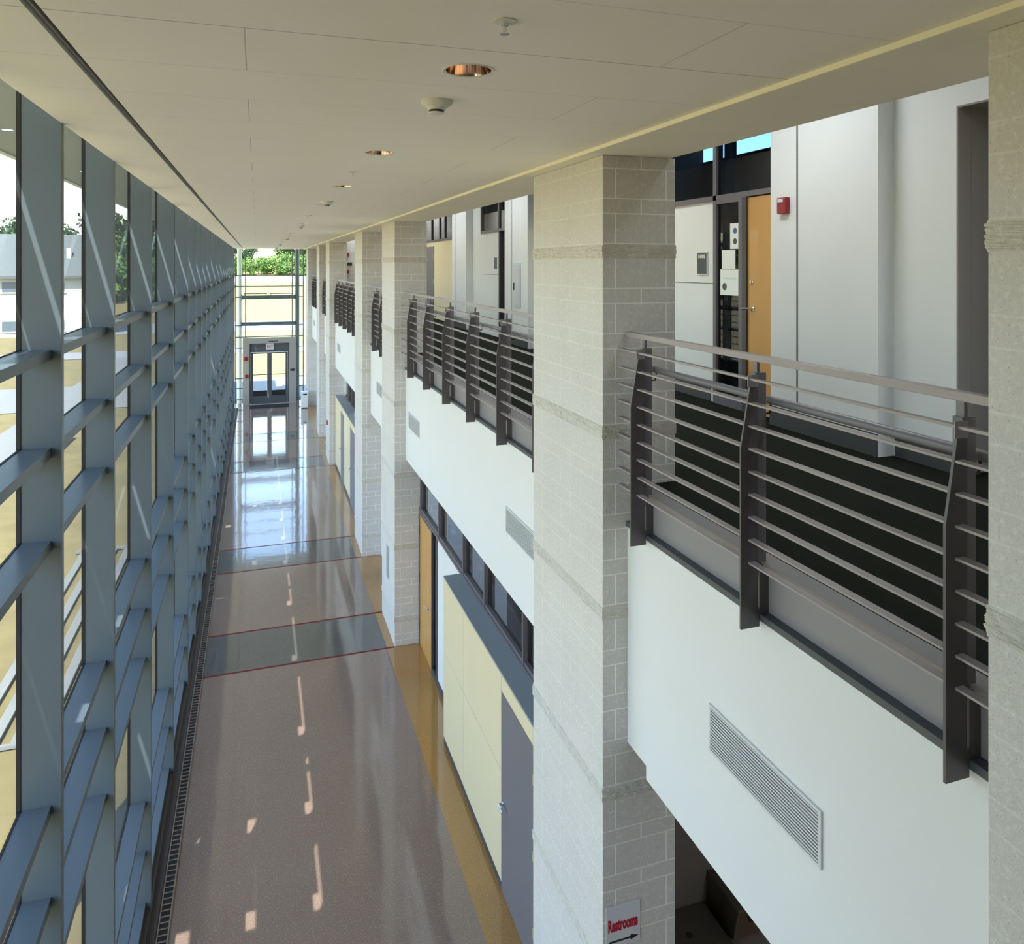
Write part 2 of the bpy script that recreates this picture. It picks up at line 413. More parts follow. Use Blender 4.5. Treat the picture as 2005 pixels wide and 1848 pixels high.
# ------------------------------------------------------------------ glass wall on the left: one window per bay
struct(B('wall_left_unseen', 'darkwall', -1.25, -1.0, -1.5, 1.0, ZF, 1.6))  # unseen solid stretch, added to cut daylight from the camera side
n = 0
for i in range(len(FIN)):
    y0 = FIN[i]; y1 = FIN[i+1] if i+1 < len(FIN) else YEND
    n += 1
    r = bpy.data.objects.new('window_%d' % n, None); COL.objects.link(r)
    r.location = (-1.1, y0, 0); WL[r.name] = Vector(r.location); struct(r)
    B('mullion', 'fin', -1.19, -1.0, y0, y0+.055, ZF, 1.6, r, bevel=.002)
    B('mullion_cap', 'gasket', -1.212, -1.202, y0, y0+.055, ZF-.1, 1.6, r)
    B('gasket', 'gasket', -1.202, -1.19, y0-.004, y0+.059, ZF, 1.6, r)
    if y1-(y0+.055) < .3 and i+1 == len(FIN): pass
    for z in LEV:
        B('transom', 'fin', -1.19, -1.05, y0+.055, y1, z-.055, z, r)
    mb = MB()
    for z in LEV: mb.box(-1.202, -1.19, y0+.059, y1-.004, z-.058, z+.003)
    mb.build('transom_gasket', 'gasket', r)
    MB().box(-1.19, -1.0, y0+.055, y1, ZF, LEV[-1]-.06).build('sill', 'curb', r)
    mb = MB()
    mb.face([(-1.2, y0+.055, ZF), (-1.2, y1, ZF), (-1.2, y1, 1.6), (-1.2, y0+.055, 1.6)])
    mb.build('pane', 'glass', r)

# ------------------------------------------------------------------ sunshade outside the glass; its gaps let thin sunbeams in
SL, SY = .264, .66
ZK = 1.60
slits = [(-1.094, .028), (-1.27, .010), (-1.727, .005), (-2.33, .004)]
holes = {0: [(f-.66, .15, .21) for f in FIN if f > 2], 2: [], 3: []}
for yf in (7.87, 9.2, 17.29, 21.4, 29.4, 33.5): holes[2].append((yf-SY*(ZK-ZF), .13, .22))
for yf in (8.25, 20.45): holes[2].append((yf-SY*4.05, .022, .36)); holes[3].append((yf-SY*6.5, .022, .34))
for yf in (7.85, 15.75, 19.93, 27.9, 32.1): holes[3].append((yf-SY*(ZK-ZF), .13, .18))
g = thing('sunshade', 'long slatted metal sunshade outside the top of the glass wall', 'sunshade', (-2.3, 15, ZK))
xs = [c-SL*(ZK-0) for c, w in slits]
bounds = []
cbm = MB()
y0c, y1c = -8, 40
order = sorted(range(4), key=lambda k: xs[k])          # from outer to inner
left = -3.4
for k in order:
    x, w = xs[k], slits[k][1]
    hs = sorted(holes.get(k, []))
    hw = max([h_[1] for h_ in hs]+[0])
    xl = x-w/2
    # plate up to the notch zone
    cbm.box(left, xl-hw, y0c, y1c, ZK, ZK+.012)
    if hs:
        cur = y0c
        for (hy, ww, hl) in hs:
            cbm.box(xl-hw, xl, cur, hy-hl/2, ZK, ZK+.012); cur = hy+hl/2
            if ww < hw-.02: cbm.box(xl-hw, xl-ww, hy-hl/2, hy+hl/2, ZK, ZK+.012)
        cbm.box(xl-hw, xl, cur, y1c, ZK, ZK+.012)
    left = x+w/2
cbm.box(left, -1.20, y0c, y1c, ZK, ZK+.012)
cbm.build('panel', 'canopy', g)
MB().box(-3.46, -3.36, y0c, y1c, ZK-.02, ZK+.22).build('edge_beam', 'ext_white', g)
for y in (-.3, 4.63, 10.37, 16.77, 22.55, 28.93, 34.68):
    MB().box(-3.4, -1.25, y-.03, y+.03, ZK+.05, ZK+.2).build('outrigger', 'ext_green', g)
g = thing('round_column', 'pale round steel column outside, at the left edge of the photo', 'column', (-2.75, 6.9, -6.62))
MB().lathe((-2.75, 6.9, -6.62), [(.20, 0), (.20, 8.21)], n=40).build('shaft', 'ext_white', g, smooth=True)
MB().lathe((-2.75, 6.9, -6.62), [(.27, 0), (.27, .08), (.22, .12), (.201, .12)], n=40).build('base_plate', 'ext_white', g, smooth=True)

# ------------------------------------------------------------------ block pillars
plab = ['grey-beige concrete block pillar cut by the right edge of the photo', 'large concrete block pillar in the middle with the Restrooms sign on its side',
        'concrete block pillar at the far end of the long middle railing', 'concrete block pillar next beyond the short two-post railing',
        'concrete block pillar beyond the grey far doors, carrying a small red alarm', 'slim-looking concrete block pillar, second from the exit end',
        'concrete block pillar beside the white bin at the exit end']
for (a, b), lab in zip(PIL, plab):
    g = thing('block_pillar', lab, 'pillar', ((PX0+PX1)/2, (a+b)/2, ZF), 'concrete block pillars')
    MB().box(PX0, PX1, a, b, ZF+.002, ZS-.001).build('shaft', 'block', g, bevel=.004)
    for k in range(6):
        z1 = .142-1.22*k; z0 = z1-.1
        if z0 < ZF: continue
        # split-face course: finely cut, jagged skin
        bm = bmesh.new(); bmesh.ops.create_cube(bm, size=1)
        for v in bm.verts:
            v.co = Vector(((PX0+PX1)/2+v.co.x*(PX1-PX0+.004), (a+b)/2+v.co.y*(b-a+.004), (z0+z1)/2+v.co.z*(z1-z0)))
        bmesh.ops.subdivide_edges(bm, edges=bm.edges, cuts=26 if a < 13 else 10, use_grid_fill=True)
        rr = random.Random(k*7+int(a*10))
        for v in bm.verts:
            if z0+.008 < v.co.z < z1-.008:
                dx = rr.random()*.007
                if abs(v.co.x-PX0) < .01: v.co.x -= dx
                if abs(v.co.x-PX1) < .01: v.co.x += dx
                if abs(v.co.y-a) < .01: v.co.y -= dx
                if abs(v.co.y-b) < .01: v.co.y += dx
        mb = MB(); mb.v = [tuple(v.co) for v in bm.verts]; mb.f = [[v.index for v in f.verts] for f in bm.faces]; mb.mi = [0]*len(mb.f)
        bm.free(); mb.build('split_face_course', 'rough_block', g)

# ------------------------------------------------------------------ balcony: slab, channel, white front, railings
BAYS = [(1.79, 4.615, [4.33, 3.17, 2.0]), (5.96, 12.74, [11.95, 10.73, 9.53, 8.35, 7.19, 6.15]),
        (14.1, 16.9, [15.9, 14.87]), (18.27, 24.95, [23.9, 22.7, 21.6, 20.5, 19.4, 18.6]),
        (26.3, 29.15, [28.6, 27.6, 26.7]), (30.5, 35.75, [34.4, 33.3, 32.2, 31.1])]
blab = ['nearest white balcony front, with the large air grille', 'white balcony front below the long middle railing', 'narrow white balcony front between the two close pillars',
        'white balcony front above the far grey doors', 'narrow white balcony front second from the exit', 'white balcony front closest to the exit']
rlab = ['nearest dark steel railing at the right of the photo', 'long dark steel railing with six posts in the middle', 'short dark steel railing between the two close pillars',
        'dark steel railing above the far grey doors', 'tiny dark steel railing second from the exit', 'dark steel railing closest to the exit']
struct(MB().box(2.50, 5.3, -1.5, YEND+.3, -1.83, Z2-.002).build('floor.002', 'carpet'))
for i, (a, b, posts) in enumerate(BAYS):
    g = thing('balcony_front', blab[i], 'balcony front', (2.44, (a+b)/2, -3.33))
    zb = -3.33 if i == 0 else -3.29
    mb = MB(); mb.box(XF, 2.52, a+.002, b-.002, -3.24, -1.772)
    mb.build('white_panel', 'white', g)
    MB().box(XF+.002, 2.50, a+.002, b-(.26 if i == 0 else .002), zb, -3.24).build('lower_edge', 'white', g)
    g = thing('edge_channel', blab[i].replace('white balcony front', 'grey steel edge channel'), 'steel channel', (2.44, (a+b)/2, -1.86))
    MB().box(2.425, 2.50, a+.002, b-.002, -1.738, Z2-.02).build('web', 'channel', g)
    MB().box(2.372, 2.50, a+.002, b-.002, -1.771, -1.738).build('lower_flange', 'flange', g)
    MB().box(2.395, 2.50, a+.002, b-.002, Z2-.02, Z2+.012).build('upper_flange', 'channel', g)
    g = thing('railing', rlab[i], 'railing', (2.34, (a+b)/2, -1.8), 'steel balcony railings')
    ya, yb = a+.01, b-.015
    B('top_rail', 'rail', 2.365, 2.405, ya, yb, -.484, -.450, g, .003)
    B('second_rail', 'rail', 2.313, 2.343, ya, yb, -.571, -.560, g)
    for k in range(8):
        z = -.680-.1130*k
        B('rod', 'rail', 2.304, 2.343, ya, yb, z-.009, z, g)
    hr = MB().tube([(2.47, ya+.08, -.685), (2.47, yb-.12, -.685)], .021, 14).build('handrail', 'steel2', g, smooth=True)
    for y in posts:
        MB().prism([(2.262, -1.80), (2.262, -.905), (2.316, -.600), (2.362, -.600), (2.362, -1.70), (2.3712, -1.72), (2.3712, -1.80)], 1, y, y+.011).build('bracket_plate', 'steel', g)
        p = B('post', 'steel2', 2.362, 2.425, y+.02, y+.06, -1.56, -.54, g)
        B('top_stub', 'steel2', 2.372, 2.388, y+.022, y+.055, -.54, -.484, p)
        B('clip', 'rail', 2.300, 2.362, y-.004, y+.0, -.605, -.545, p)
        MB().box(2.3715, 2.425, y, y+.012, -1.737, -1.50).build('gusset', 'steel', g)
        MB().tube([(2.42, y+.04, -.75), (2.46, y+.04, -.75), (2.47, y+.04, -.705)], .006, 8).build('handrail_bracket', 'black', hr)
# air grilles in the balcony fronts
gl = [((3.62, 2.74), 'large white slatted air grille in the nearest balcony front'), ((7.24, 6.36), 'air grille nearest the big pillar in the middle balcony front'),
      ((12.41, 11.54), 'air grille at the far end of the middle balcony front'), ((15.95, 15.1), 'small air grille in the narrow front between two close pillars'),
      ((24.2, 23.3), 'small air grille in the balcony front above the far grey doors'), ((34.8, 33.9), 'tiny air grille in the balcony front closest to the exit')]
for (y1, y0), lab in gl:
    g = thing('air_grille', lab, 'air grille', (XF, (y0+y1)/2, -2.7), 'air grilles in the white balcony fronts')
    x = XF-.012
    mb = MB(); mb.box(x, XF-.0005, y0, y1, -2.445, -2.43).box(x, XF-.0005, y0, y1, -2.69, -2.675)
    mb.box(x, XF-.0005, y0, y0+.016, -2.675, -2.445).box(x, XF-.0005, y1-.016, y1, -2.675, -2.445).build('frame', 'grille', g)
    MB().box(XF-.0035, XF-.0008, y0+.016, y1-.016, -2.675, -2.445).build('backing', 'grille_dark', g)
    mb = MB(); k = 14
    for j in range(k):
        z = -2.675+(j+.5)*.23/k; mb.box(x+.001, XF-.0036, y0+.016, y1-.016, z-.0042, z+.0042)
    mb.build('slats', 'grille', g)

# ------------------------------------------------------------------ gallery on the upper level
XP, XD = 4.59, 4.75
struct(B('ceiling.002', 'white', 2.72, 5.4, -1.5, YEND+.3, 1.9, 2.0))
piers = [(4.67, 5.97), (12.73, 14.06), (16.97, 18.28), (24.95, 26.3)]
mb = MB()
for a, b in piers: mb.box(XP, 5.0, a, b, Z2, 1.9)
struct(mb.build('wall_right', 'coolwall'))
def seg(y0, y1, z0=Z2, z1=1.9, m='coolwall', x=XD, nm='wall_right'): return struct(B(nm, m, x, x+.12, y0, y1, z0, z1))
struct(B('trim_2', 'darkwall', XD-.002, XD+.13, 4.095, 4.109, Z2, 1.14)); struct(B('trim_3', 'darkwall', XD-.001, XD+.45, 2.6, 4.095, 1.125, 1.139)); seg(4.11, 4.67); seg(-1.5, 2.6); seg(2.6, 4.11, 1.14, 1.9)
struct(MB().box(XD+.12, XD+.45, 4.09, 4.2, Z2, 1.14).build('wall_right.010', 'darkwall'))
struct(MB().box(XD+.45, XD+.5, 2.4, 4.2, Z2, 1.3).build('wall_right.011', 'base'))
# near door bay between 5.97 and 12.73 : white panel, glazed frame, maple door
seg(7.12, 12.73, Z2, .70, 'offwhite')
tag(B('reveal_strip', 'base', XD-.003, XD, 7.12, 12.73, -.205, -.198), 'thin dark horizontal joint in the white wall left of the upper door', 'wall joint')
for y, lab in ((5.6, 'thin dark vertical joint in the pale wall right of the red alarm'), (13.62, 'thin dark vertical joint beside the pale extinguisher cabinet'), (17.88, 'thin dark vertical joint on the pale pier beyond the cream upper wall')):
    tag(B('reveal_joint', 'base', XP-.004, XP-.0005, y-.008, y+.008, Z2+.12, 1.88), lab, 'wall joint')
def bb(y0, y1, x, lab): tag(B('baseboard', 'base', x-.014, x-.001, y0, y1, Z2+.001, Z2+.18), lab, 'baseboard')
bb(4.67, 5.97, XP, 'dark baseboard under the pale wall with the red alarm'); bb(12.73, 14.06, XP, 'dark baseboard under the pier with the extinguisher cabinet')
bb(4.13, 4.65, XD, 'dark baseboard in the recess beside the dark opening at the right'); bb(7.2, 12.7, XD, 'dark baseboard under the white wall with the room sign'); bb(16.97, 18.28, XP, 'dark baseboard under the far pale pier')
# upper door set: frame members + sidelight + transoms
g = bpy.data.objects.new('window_41', None); COL.objects.link(g); g.location = (XD, 7, Z2+ZO); WL[g.name] = Vector(g.location); struct(g)
fr = MB(); X0, X1 = XD-.03, XD+.06
fr.box(X0, X1, 5.97, 12.73, .70, .755)
fr.box(X0, X1, 7.06, 7.12, Z2, 1.88).box(X0, X1, 6.60, 6.66, Z2, .70).box(X0, X1, 6.66, 7.06, Z2, Z2+.12).box(X0, X1, 6.66, 7.06, .66, .70)
fr.build('window_frame', 'framelite', g)
MB().box(XD+.06, XD+.12, 6.98, 7.06, Z2, .7).box(XD+.06, XD+.12, 6.53, 6.62, Z2, .7).box(XD+.06, XD+.12, 6.9, 7.02, .755, 1.88).build('jamb', 'frame', g)
mb = MB(); mb.face([(XD, 6.66, Z2+.12), (XD, 7.06, Z2+.12), (XD, 7.06, .66), (XD, 6.66, .66)]); mb.build('sidelight_pane', 'dark_glass', g)
mb = MB(); mb.face([(XD, 5.97, .755), (XD, 7.06, .755), (XD, 7.06, 1.9), (XD, 5.97, 1.9)]); mb.build('transom_pane', 'bluish', g)
mb = MB(); mb.face([(XD, 7.12, .755), (XD, 12.73, .755), (XD, 12.73, 1.9), (XD, 7.12, 1.9)]); mb.build('transom_pane', 'bluish', g)
g = bpy.data.objects.new('door_1', None); COL.objects.link(g); g.location = (XD, 6.2, Z2+ZO); WL[g.name] = Vector(g.location); struct(g)
B('door_leaf', 'wood', XD-.01, XD+.035, 5.98, 6.53, Z2+.01, .69, g, .002)
B('door_frame', 'frame', XD-.03, XD+.06, 6.53, 6.60, Z2, .70, g)
h = MB(); h.lathe((XD-.01, 6.44, -.44), [(.028, 0), (.028, -.012), (.012, -.016), (.012, -.05)], axis=0)
h.tube([(XD-.055, 6.44, -.44), (XD-.06, 6.47, -.44), (XD-.06, 6.55, -.445)], .011, 10).build('lever_handle', 'chrome', g, smooth=True)
MB().lathe((XD-.01, 6.46, -.17), [(.022, 0), (.022, -.008), (.01, -.012)], axis=0).build('lock_cylinder', 'chrome', g, smooth=True)
B('thumb_turn', 'chrome', XD-.03, XD-.018, 6.452, 6.468, -.19, -.15, g)
# room behind the upper door
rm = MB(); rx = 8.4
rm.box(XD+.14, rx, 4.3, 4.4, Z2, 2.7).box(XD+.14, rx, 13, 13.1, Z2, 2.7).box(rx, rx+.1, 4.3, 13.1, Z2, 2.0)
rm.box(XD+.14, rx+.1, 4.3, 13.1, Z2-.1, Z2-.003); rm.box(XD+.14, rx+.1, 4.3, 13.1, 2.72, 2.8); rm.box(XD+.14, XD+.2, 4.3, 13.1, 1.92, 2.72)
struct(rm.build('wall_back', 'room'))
wf = MB(); 
for y in (5.0, 7.6, 8.9, 10.6, 12.2): wf.box(rx, rx+.08, y, y+.09, 2.0, 2.72)
wf.box(rx, rx+.1, 4.3, 13.1, 1.98, 2.04)
struct(wf.build('window_42', 'frame'))
# notices taped to the sidelight
for (y0, y1, z0, z1), lab in (((6.665, 6.84, .17, .44), 'white notice with two round emblems, topmost on the glass beside the upper door'),
                              ((6.75, 6.99, -.04, .16), 'plain pale sheet taped in the middle of the glass beside the upper door'),
                              ((6.67, 7.02, -.32, -.045), 'larger white notice with a dark round picture, lowest on the glass beside the upper door')):
    t_ = thing('notice', lab, 'paper notice', (XD-.003, (y0+y1)/2, z0), 'notices on the glass beside the upper door')
    B('sheet', 'paper', XD-.004, XD-.002, y0, y1, z0, z1, t_)
    if z1 > .4:
        for zz in (z0+.08, z0+.19): MB().lathe((XD-.004, (y0+y1)/2, zz), [(.032, 0), (.032, -.001)], axis=0).build('emblem', 'box2' if zz > .3 else 'sign', t_)
    elif z0 < -.3:
        MB().lathe((XD-.004, y1-.08, z0+.09), [(.04, 0), (.04, -.001)], axis=0).build('picture', 'sign', t_)
        B('lines', 'cabinet', XD-.005, XD-.004, y0+.05, y1-.06, z0+.17, z0+.185, t_)
g = thing('storage_shelf', 'metal shelf seen through the narrow glass beside the upper door', 'shelf', (5.6, 7.9, Z2))
for z in (-1.1, -.75, -.45): B('shelf_board', 'shelfm', 5.5, 5.9, 7.5, 8.4, z-.02, z, g)
for x in (5.52, 5.87):
    for y in (7.52, 8.37): B('upright', 'shelfm', x-.015, x+.015, y-.015, y+.015, Z2, -.2, g)
for k, (y, z, m, lab) in enumerate(((7.62, -1.1, 'paper', 'white box low on the shelf behind the glass'), (7.95, -.75, 'paper', 'white box on the middle shelf behind the glass'), (7.7, -.45, 'box1', 'brown box on the top shelf behind the glass'), (8.15, -.45, 'paper', 'white box on the top shelf behind the glass'))):
    t_ = thing('carton', lab, 'box', (5.68, y, z), 'boxes on the shelf behind the glass')
    B('body', m, 5.58, 5.78, y-.1, y+.1, z, z+.16, t_, .004); B('lid', m, 5.575, 5.785, y-.105, y+.105, z+.16, z+.19, t_, .004)
r2 = MB().box(XD+.2, 7.0, 14.06, 14.15, Z2, 1.9).box(7.0, 7.1, 14.06, 25.2, Z2, 1.9).box(XD+.2, 7.1, 25.1, 25.2, Z2, 1.9).box(XD+.13, 7.1, 14.06, 25.2, 1.901, 2.0).box(XD+.13, 7.1, 14.06, 25.2, Z2-.1, Z2-.01)
struct(r2.build('wall_back', 'room2'))
# room sign + alarm near door
def room_sign(x, y, z, lab, txt):
    g = thing('room_sign', lab, 'sign', (x, y, z-.13))
    B('frame', 'grille', x-.014, x-.0008, y-.105, y+.105, z-.13, z+.13, g, .002)
    B('face', 'sign', x-.016, x-.013, y-.093, y+.093, z-.118, z+.118, g)
    if txt: add_text(g, 'lettering', txt, 'paper', (x-.0165, y+.068, z+.055), (0, -1, 0), .136, .045, .002)
    return g
room_sign(XD, 7.36, .02, 'dark room sign N005 on the white wall left of the upper door', 'N005')
def alarm(x, y, z, lab, face='x', s=1.0):
    g = thing('fire_alarm', lab, 'fire alarm', (x, y, z-.07*s), 'red fire alarm devices')
    if face == 'x':
        h_ = B('housing', 'red', x-.05*s, x-.0008, y-.06*s, y+.06*s, z-.075*s, z+.075*s, g, .006)
        B('strobe', 'signwhite', x-.062*s, x-.05*s, y-.035*s, y+.035*s, z+.03*s, z+.06*s, h_, .003)
    else:
        h_ = B('housing', 'red', x-.06*s, x+.06*s, y-.05*s, y-.0008, z-.075*s, z+.075*s, g, .006)
        B('strobe', 'red', x-.02*s, x+.02*s, y-.056*s, y-.05*s, z-.01*s, z+.02*s, h_, .003)
alarm(XP, 5.76, .545, 'red fire alarm strobe on the pale upper wall right of the maple door')
# second gallery bay: extinguisher cabinet, dark opening, windows, cream wall, grey door
seg(14.9, 16.97, Z2, .70, 'offwhite'); seg(14.06, 14.52, .76, 1.9, 'frame'); 
g = bpy.data.objects.new('window_43', None); COL.objects.link(g); g.location = (XD, 15.5, Z2+ZO); WL[g.name] = Vector(g.location); struct(g)
MB().box(XD-.03, XD+.06, 14.06, 16.2, .70, .755).box(XD-.03, XD+.05, 14.86, 14.92, .755, 1.88).box(XD-.03, XD+.05, 16.14, 16.2, .755, 1.88).build('window_frame', 'framelite', g)
mb = MB(); mb.face([(XD, 14.06, .755), (XD, 16.2, .755), (XD, 16.2, 1.9), (XD, 14.06, 1.9)]); mb.build('pane', 'dark_glass', g)
seg(16.2, 16.97, .70, 1.9, 'coolwall')
tag(B('reveal_strip', 'base', XD-.003, XD, 14.92, 16.3, -.205, -.198), 'thin dark horizontal joint in the wall below the farther upper window', 'wall joint')
g = thing('dark_doorway', 'tall black doorway on the upper level beyond the extinguisher cabinet', 'doorway', (XD, 14.5, Z2))
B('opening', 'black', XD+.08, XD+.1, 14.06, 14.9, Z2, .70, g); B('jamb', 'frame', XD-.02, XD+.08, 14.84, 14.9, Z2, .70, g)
room_sign(XD, 15.12, .04, 'small dark room sign on the farther upper wall beside the black doorway', '')
g = thing('extinguisher_cabinet', 'pale blue recessed extinguisher cabinet on the upper pier', 'extinguisher cabinet', (XP, 13.3, -.75))
B('frame', 'cabinet', XP-.02, XP-.0008, 13.1, 13.47, -.78, .04, g, .004); B('door', 'grille', XP-.026, XP-.02, 13.14, 13.43, -.74, 0, g, .003)
B('pull_handle', 'black', XP-.04, XP-.026, 13.40, 13.42, -.47, -.33, g)
seg(18.28, 24.95, Z2, .66, 'yellow'); seg(18.28, 24.95, 1.5, 1.9)
g = bpy.data.objects.new('window_44', None); COL.objects.link(g); g.location = (XD, 20, Z2+ZO); WL[g.name] = Vector(g.location); struct(g)
mb = MB().box(XD-.03, XD+.05, 18.28, 24.9, .66, .71)
for y in (18.3, 19.6, 20.2, 21.2, 22.6): mb.box(XD-.03, XD+.05, y, y+.08, .71, 1.5)
mb.build('window_frame', 'frame', g)
mb = MB(); mb.face([(XD, 18.28, .71), (XD, 24.9, .71), (XD, 24.9, 1.5), (XD, 18.28, 1.5)]); mb.build('pane', 'dark_glass', g)
g = bpy.data.objects.new('door_2', None); COL.objects.link(g); g.location = (XD, 21.4, Z2+ZO); WL[g.name] = Vector(g.location); struct(g)
B('door_leaf', 'greydoor', XD-.02, XD-.001, 21.0, 21.95, Z2+.01, .53, g, .002); MB().lathe((XD-.02, 21.87, -.46), [(.03, 0), (.03, -.05)], axis=0).build('knob', 'chrome', g)
for z in (.25, -.45): B('hinge', 'chrome', XD-.026, XD-.02, 20.99, 21.02, z-.06, z+.06, g)
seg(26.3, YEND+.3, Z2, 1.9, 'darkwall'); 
struct(MB().box(2.76, XD, 26.32, 26.5, Z2, 1.9).build('wall_far', 'block'))
alarm(2.93, 26.32, .36, 'upper of two small red alarms on the far gallery wall', 'y', .9); alarm(2.93, 26.32, -.22, 'lower of two small red alarms on the far gallery wall', 'y', .9)
tag(B('wall_plaque', 'black', 2.88, 3.08, 26.30, 26.319, -.02, .09), 'small black plaque between the two red alarms on the far gallery wall', 'plaque')

# ------------------------------------------------------------------ ground level on the right
struct(MB().box(XW, 2.74, 5.96, 12.74, -4.18, -3.9 if False else -4.18+.0001).build('wall_right.020', 'white')) if False else None
def low(y0, y1, z0, z1, m='offwhite', x=XW, nm='wall_right'): return struct(B(nm, m, x, x+.12, y0, y1, z0, z1))
low(9.9, 11.33, ZF, -4.2, 'white'); low(5.97, 9.9, -4.2+.0, -4.19, 'white')
struct(B('baseboard_right', 'base', XW-.012, XW-.001, 9.97, 11.33, ZF+.001, ZF+.11))
low(5.97, 12.74, -3.36, -3.24, 'white')
struct(B('wall_right', 'darkwall', 4.2, 4.3, 5.97, 12.74, ZF, -1.83)); struct(B('ceiling.003', 'soffit', 2.75, 5.2, 5.96, 12.74, -3.2, -3.1))
# bump-out clad in cream panels
def bumpout(y0, y1, doors, joints, lab):
    g = thing('panelled_bench_wall', lab, 'panelled wall', (2.5, (y0+y1)/2, ZF))
    B('core', 'white', XF+.012, XW-.002, y0+.004, y1-.004, ZF+.002, -4.22, g)
    B('ledge', 'ledge', XF, XW-.002, y0, y1, -4.22, -4.20, g)
    B('plinth', 'base', XF+.006, XF+.012, y0+.004, y1, ZF+.002, ZF+.10, g)
    ed = sorted([y0, y1]+joints+[d for dd in doors for d in dd]); 
    for a, b in zip(ed, ed[1:]):
        isd = any(abs(a-d[0]) < .01 for d in doors)
        zs = [(-4.385, -4.225)] if isd else [(ZF+.10, -5.222), (-5.216, -4.225)]
        for z0, z1 in zs: B('panel', 'yellow', XF+.001, XF+.012, a+.003, b-.003, z0, z1, g)
    return g
bumpout(6.2, 9.97, [(6.47, 7.42)], [8.93], 'cream-panelled low wall with a grey ledge at the right of the hall')
bumpout(18.6, 24.93, [(19.8, 20.84), (22.3, 23.25)], [], 'farther cream-panelled low wall with two grey doors')
def flush_door(nn, y0, y1, knob, x=XF):
    g = bpy.data.objects.new('door_%d' % nn, None); COL.objects.link(g); g.location = (x, y0, 0); WL[g.name] = Vector(g.location); struct(g)
    B('door_leaf', 'greydoor', x+.001, x+.0118, y0+.004, y1-.004, ZF+.01, -4.388, g)
    h = MB(); h.lathe((x, knob, -5.5), [(.03, 0), (.03, -.012), (.013, -.016), (.013, -.045)], axis=0)
    h.tube([(x-.05, knob, -5.5), (x-.055, knob-.03, -5.5), (x-.055, knob-.12, -5.505)], .011, 10).build('lever_handle', 'chrome', g, smooth=True)
    for z in (-4.7, -5.4, -6.1): B('hinge', 'chrome', x-.006, x+.001, y0+.001, y0+.014, z-.05, z+.05, g)
flush_door(3, 6.47, 7.42, 7.34); flush_door(4, 19.8, 20.84, 20.74); flush_door(5, 22.3, 23.25, 23.15)
# clerestory band above the ledge
def band(nn, y0, y1, ms, z0=-4.2, z1=-3.36):
    g = bpy.data.objects.new('window_%d' % nn, None); COL.objects.link(g); g.location = (XW, y0, 0); WL[g.name] = Vector(g.location); struct(g)
    mb = MB().box(XW-.01, XW+.05, y0, y1, z0, z0+.04).box(XW+.0, XW+.06, y0, y1, z0+.04, z0+.09).box(XW, XW+.05, y0, y1, z1-.05, z1)
    for y in ms: mb.box(XW-.01, XW+.05, y-.02, y+.02, z0+.04, z1-.05); mb.box(XW+.05, XW+.11, y-.07, y+.07, z0+.04, z1-.05)
    mb.build('window_frame', 'framelite', g)
    p = MB(); p.face([(XW+.04, y0, z0+.04), (XW+.04, y1, z0+.04), (XW+.04, y1, z1), (XW+.04, y0, z1)]); p.build('pane', 'dark_glass', g)
band(50, 5.98, 12.72, [7.40, 8.81, 9.82, 11.25, 12.6])
band(51, 21.6, 24.4, [22.5, 23.4])
# wooden door next to pillar
g = bpy.data.objects.new('door_6', None); COL.objects.link(g); g.location = (XW, 12, 0); WL[g.name] = Vector(g.location); struct(g)
B('door_leaf', 'wood', XW+.002, XW+.045, 11.76, 12.68, ZF+.01, -4.24, g, .002)
B('door_frame', 'frame', XW-.01, XW+.06, 11.70, 11.76, ZF, -4.2, g); B('door_frame', 'frame', XW-.01, XW+.06, 11.76, 12.73, -4.235, -4.2, g)
B('hinge_post', 'framelite', XW-.01, XW+.06, 12.68, 12.735, ZF, -4.235, g)
for z in (-4.5, -5.3, -6.1): B('hinge', 'frame', XW-.012, XW, 12.67, 12.70, z-.07, z+.07, g)
h = MB(); h.lathe((XW+.002, 11.87, -5.5), [(.032, 0), (.032, -.012), (.013, -.016), (.013, -.05)], axis=0)
h.tube([(XW-.045, 11.87, -5.5), (XW-.05, 11.9, -5.5), (XW-.05, 12.0, -5.505)], .012, 10).build('lever_handle', 'chrome', g, smooth=True)
MB().lathe((XW+.002, 11.86, -5.22), [(.026, 0), (.026, -.012), (.012, -.016)], axis=0).build('lock_cylinder', 'chrome', g, smooth=True)
B('sidelight', 'dark_glass', XW+.02, XW+.026, 11.39, 11.70, ZF+.1, -4.24, g); B('sidelight_frame', 'frame', XW-.01, XW+.06, 11.33, 11.39, ZF, -4.2, g)
B('sidelight_sill', 'frame', XW-.01, XW+.06, 11.39, 11.70, ZF+.002, ZF+.1, g)
room_sign(XW, 10.75, -4.98, 'dark room sign on the white wall beside the lower maple door', '')
# recesses between close pillars, far walls
low(14.1, 16.9, ZF, -3.24, 'coolwall'); low(18.27, 24.95, -4.2, -3.24, 'coolwall', XW+.07); low(18.27, 24.95, ZF, -4.2, 'coolwall', XW+.01)
low(26.3, 29.15, ZF, -3.24, 'coolwall'); low(30.5, YEND, ZF, -3.24, 'coolwall')
g = thing('dark_recess_door', 'sliver of a dark door behind the close pair of pillars', 'door', (XW, 16.0, ZF))
B('leaf', 'frame', XW-.03, XW-.001, 15.2, 16.2, ZF+.01, -4.1, g); B('push_plate', 'chrome', XW-.036, XW-.03, 15.25, 15.33, -5.6, -5.3, g)
tag(B('wall_plate', 'ledge', PX0-.008, PX0-.0005, 13.3, 13.55, -5.55, -5.0), 'faint grey metal plate on the hall face of the pillar by the lower maple door', 'wall plate')
alarm(PX0, 25.6, -5.2, 'small red pull station low on the far pillar beyond the grey doors')
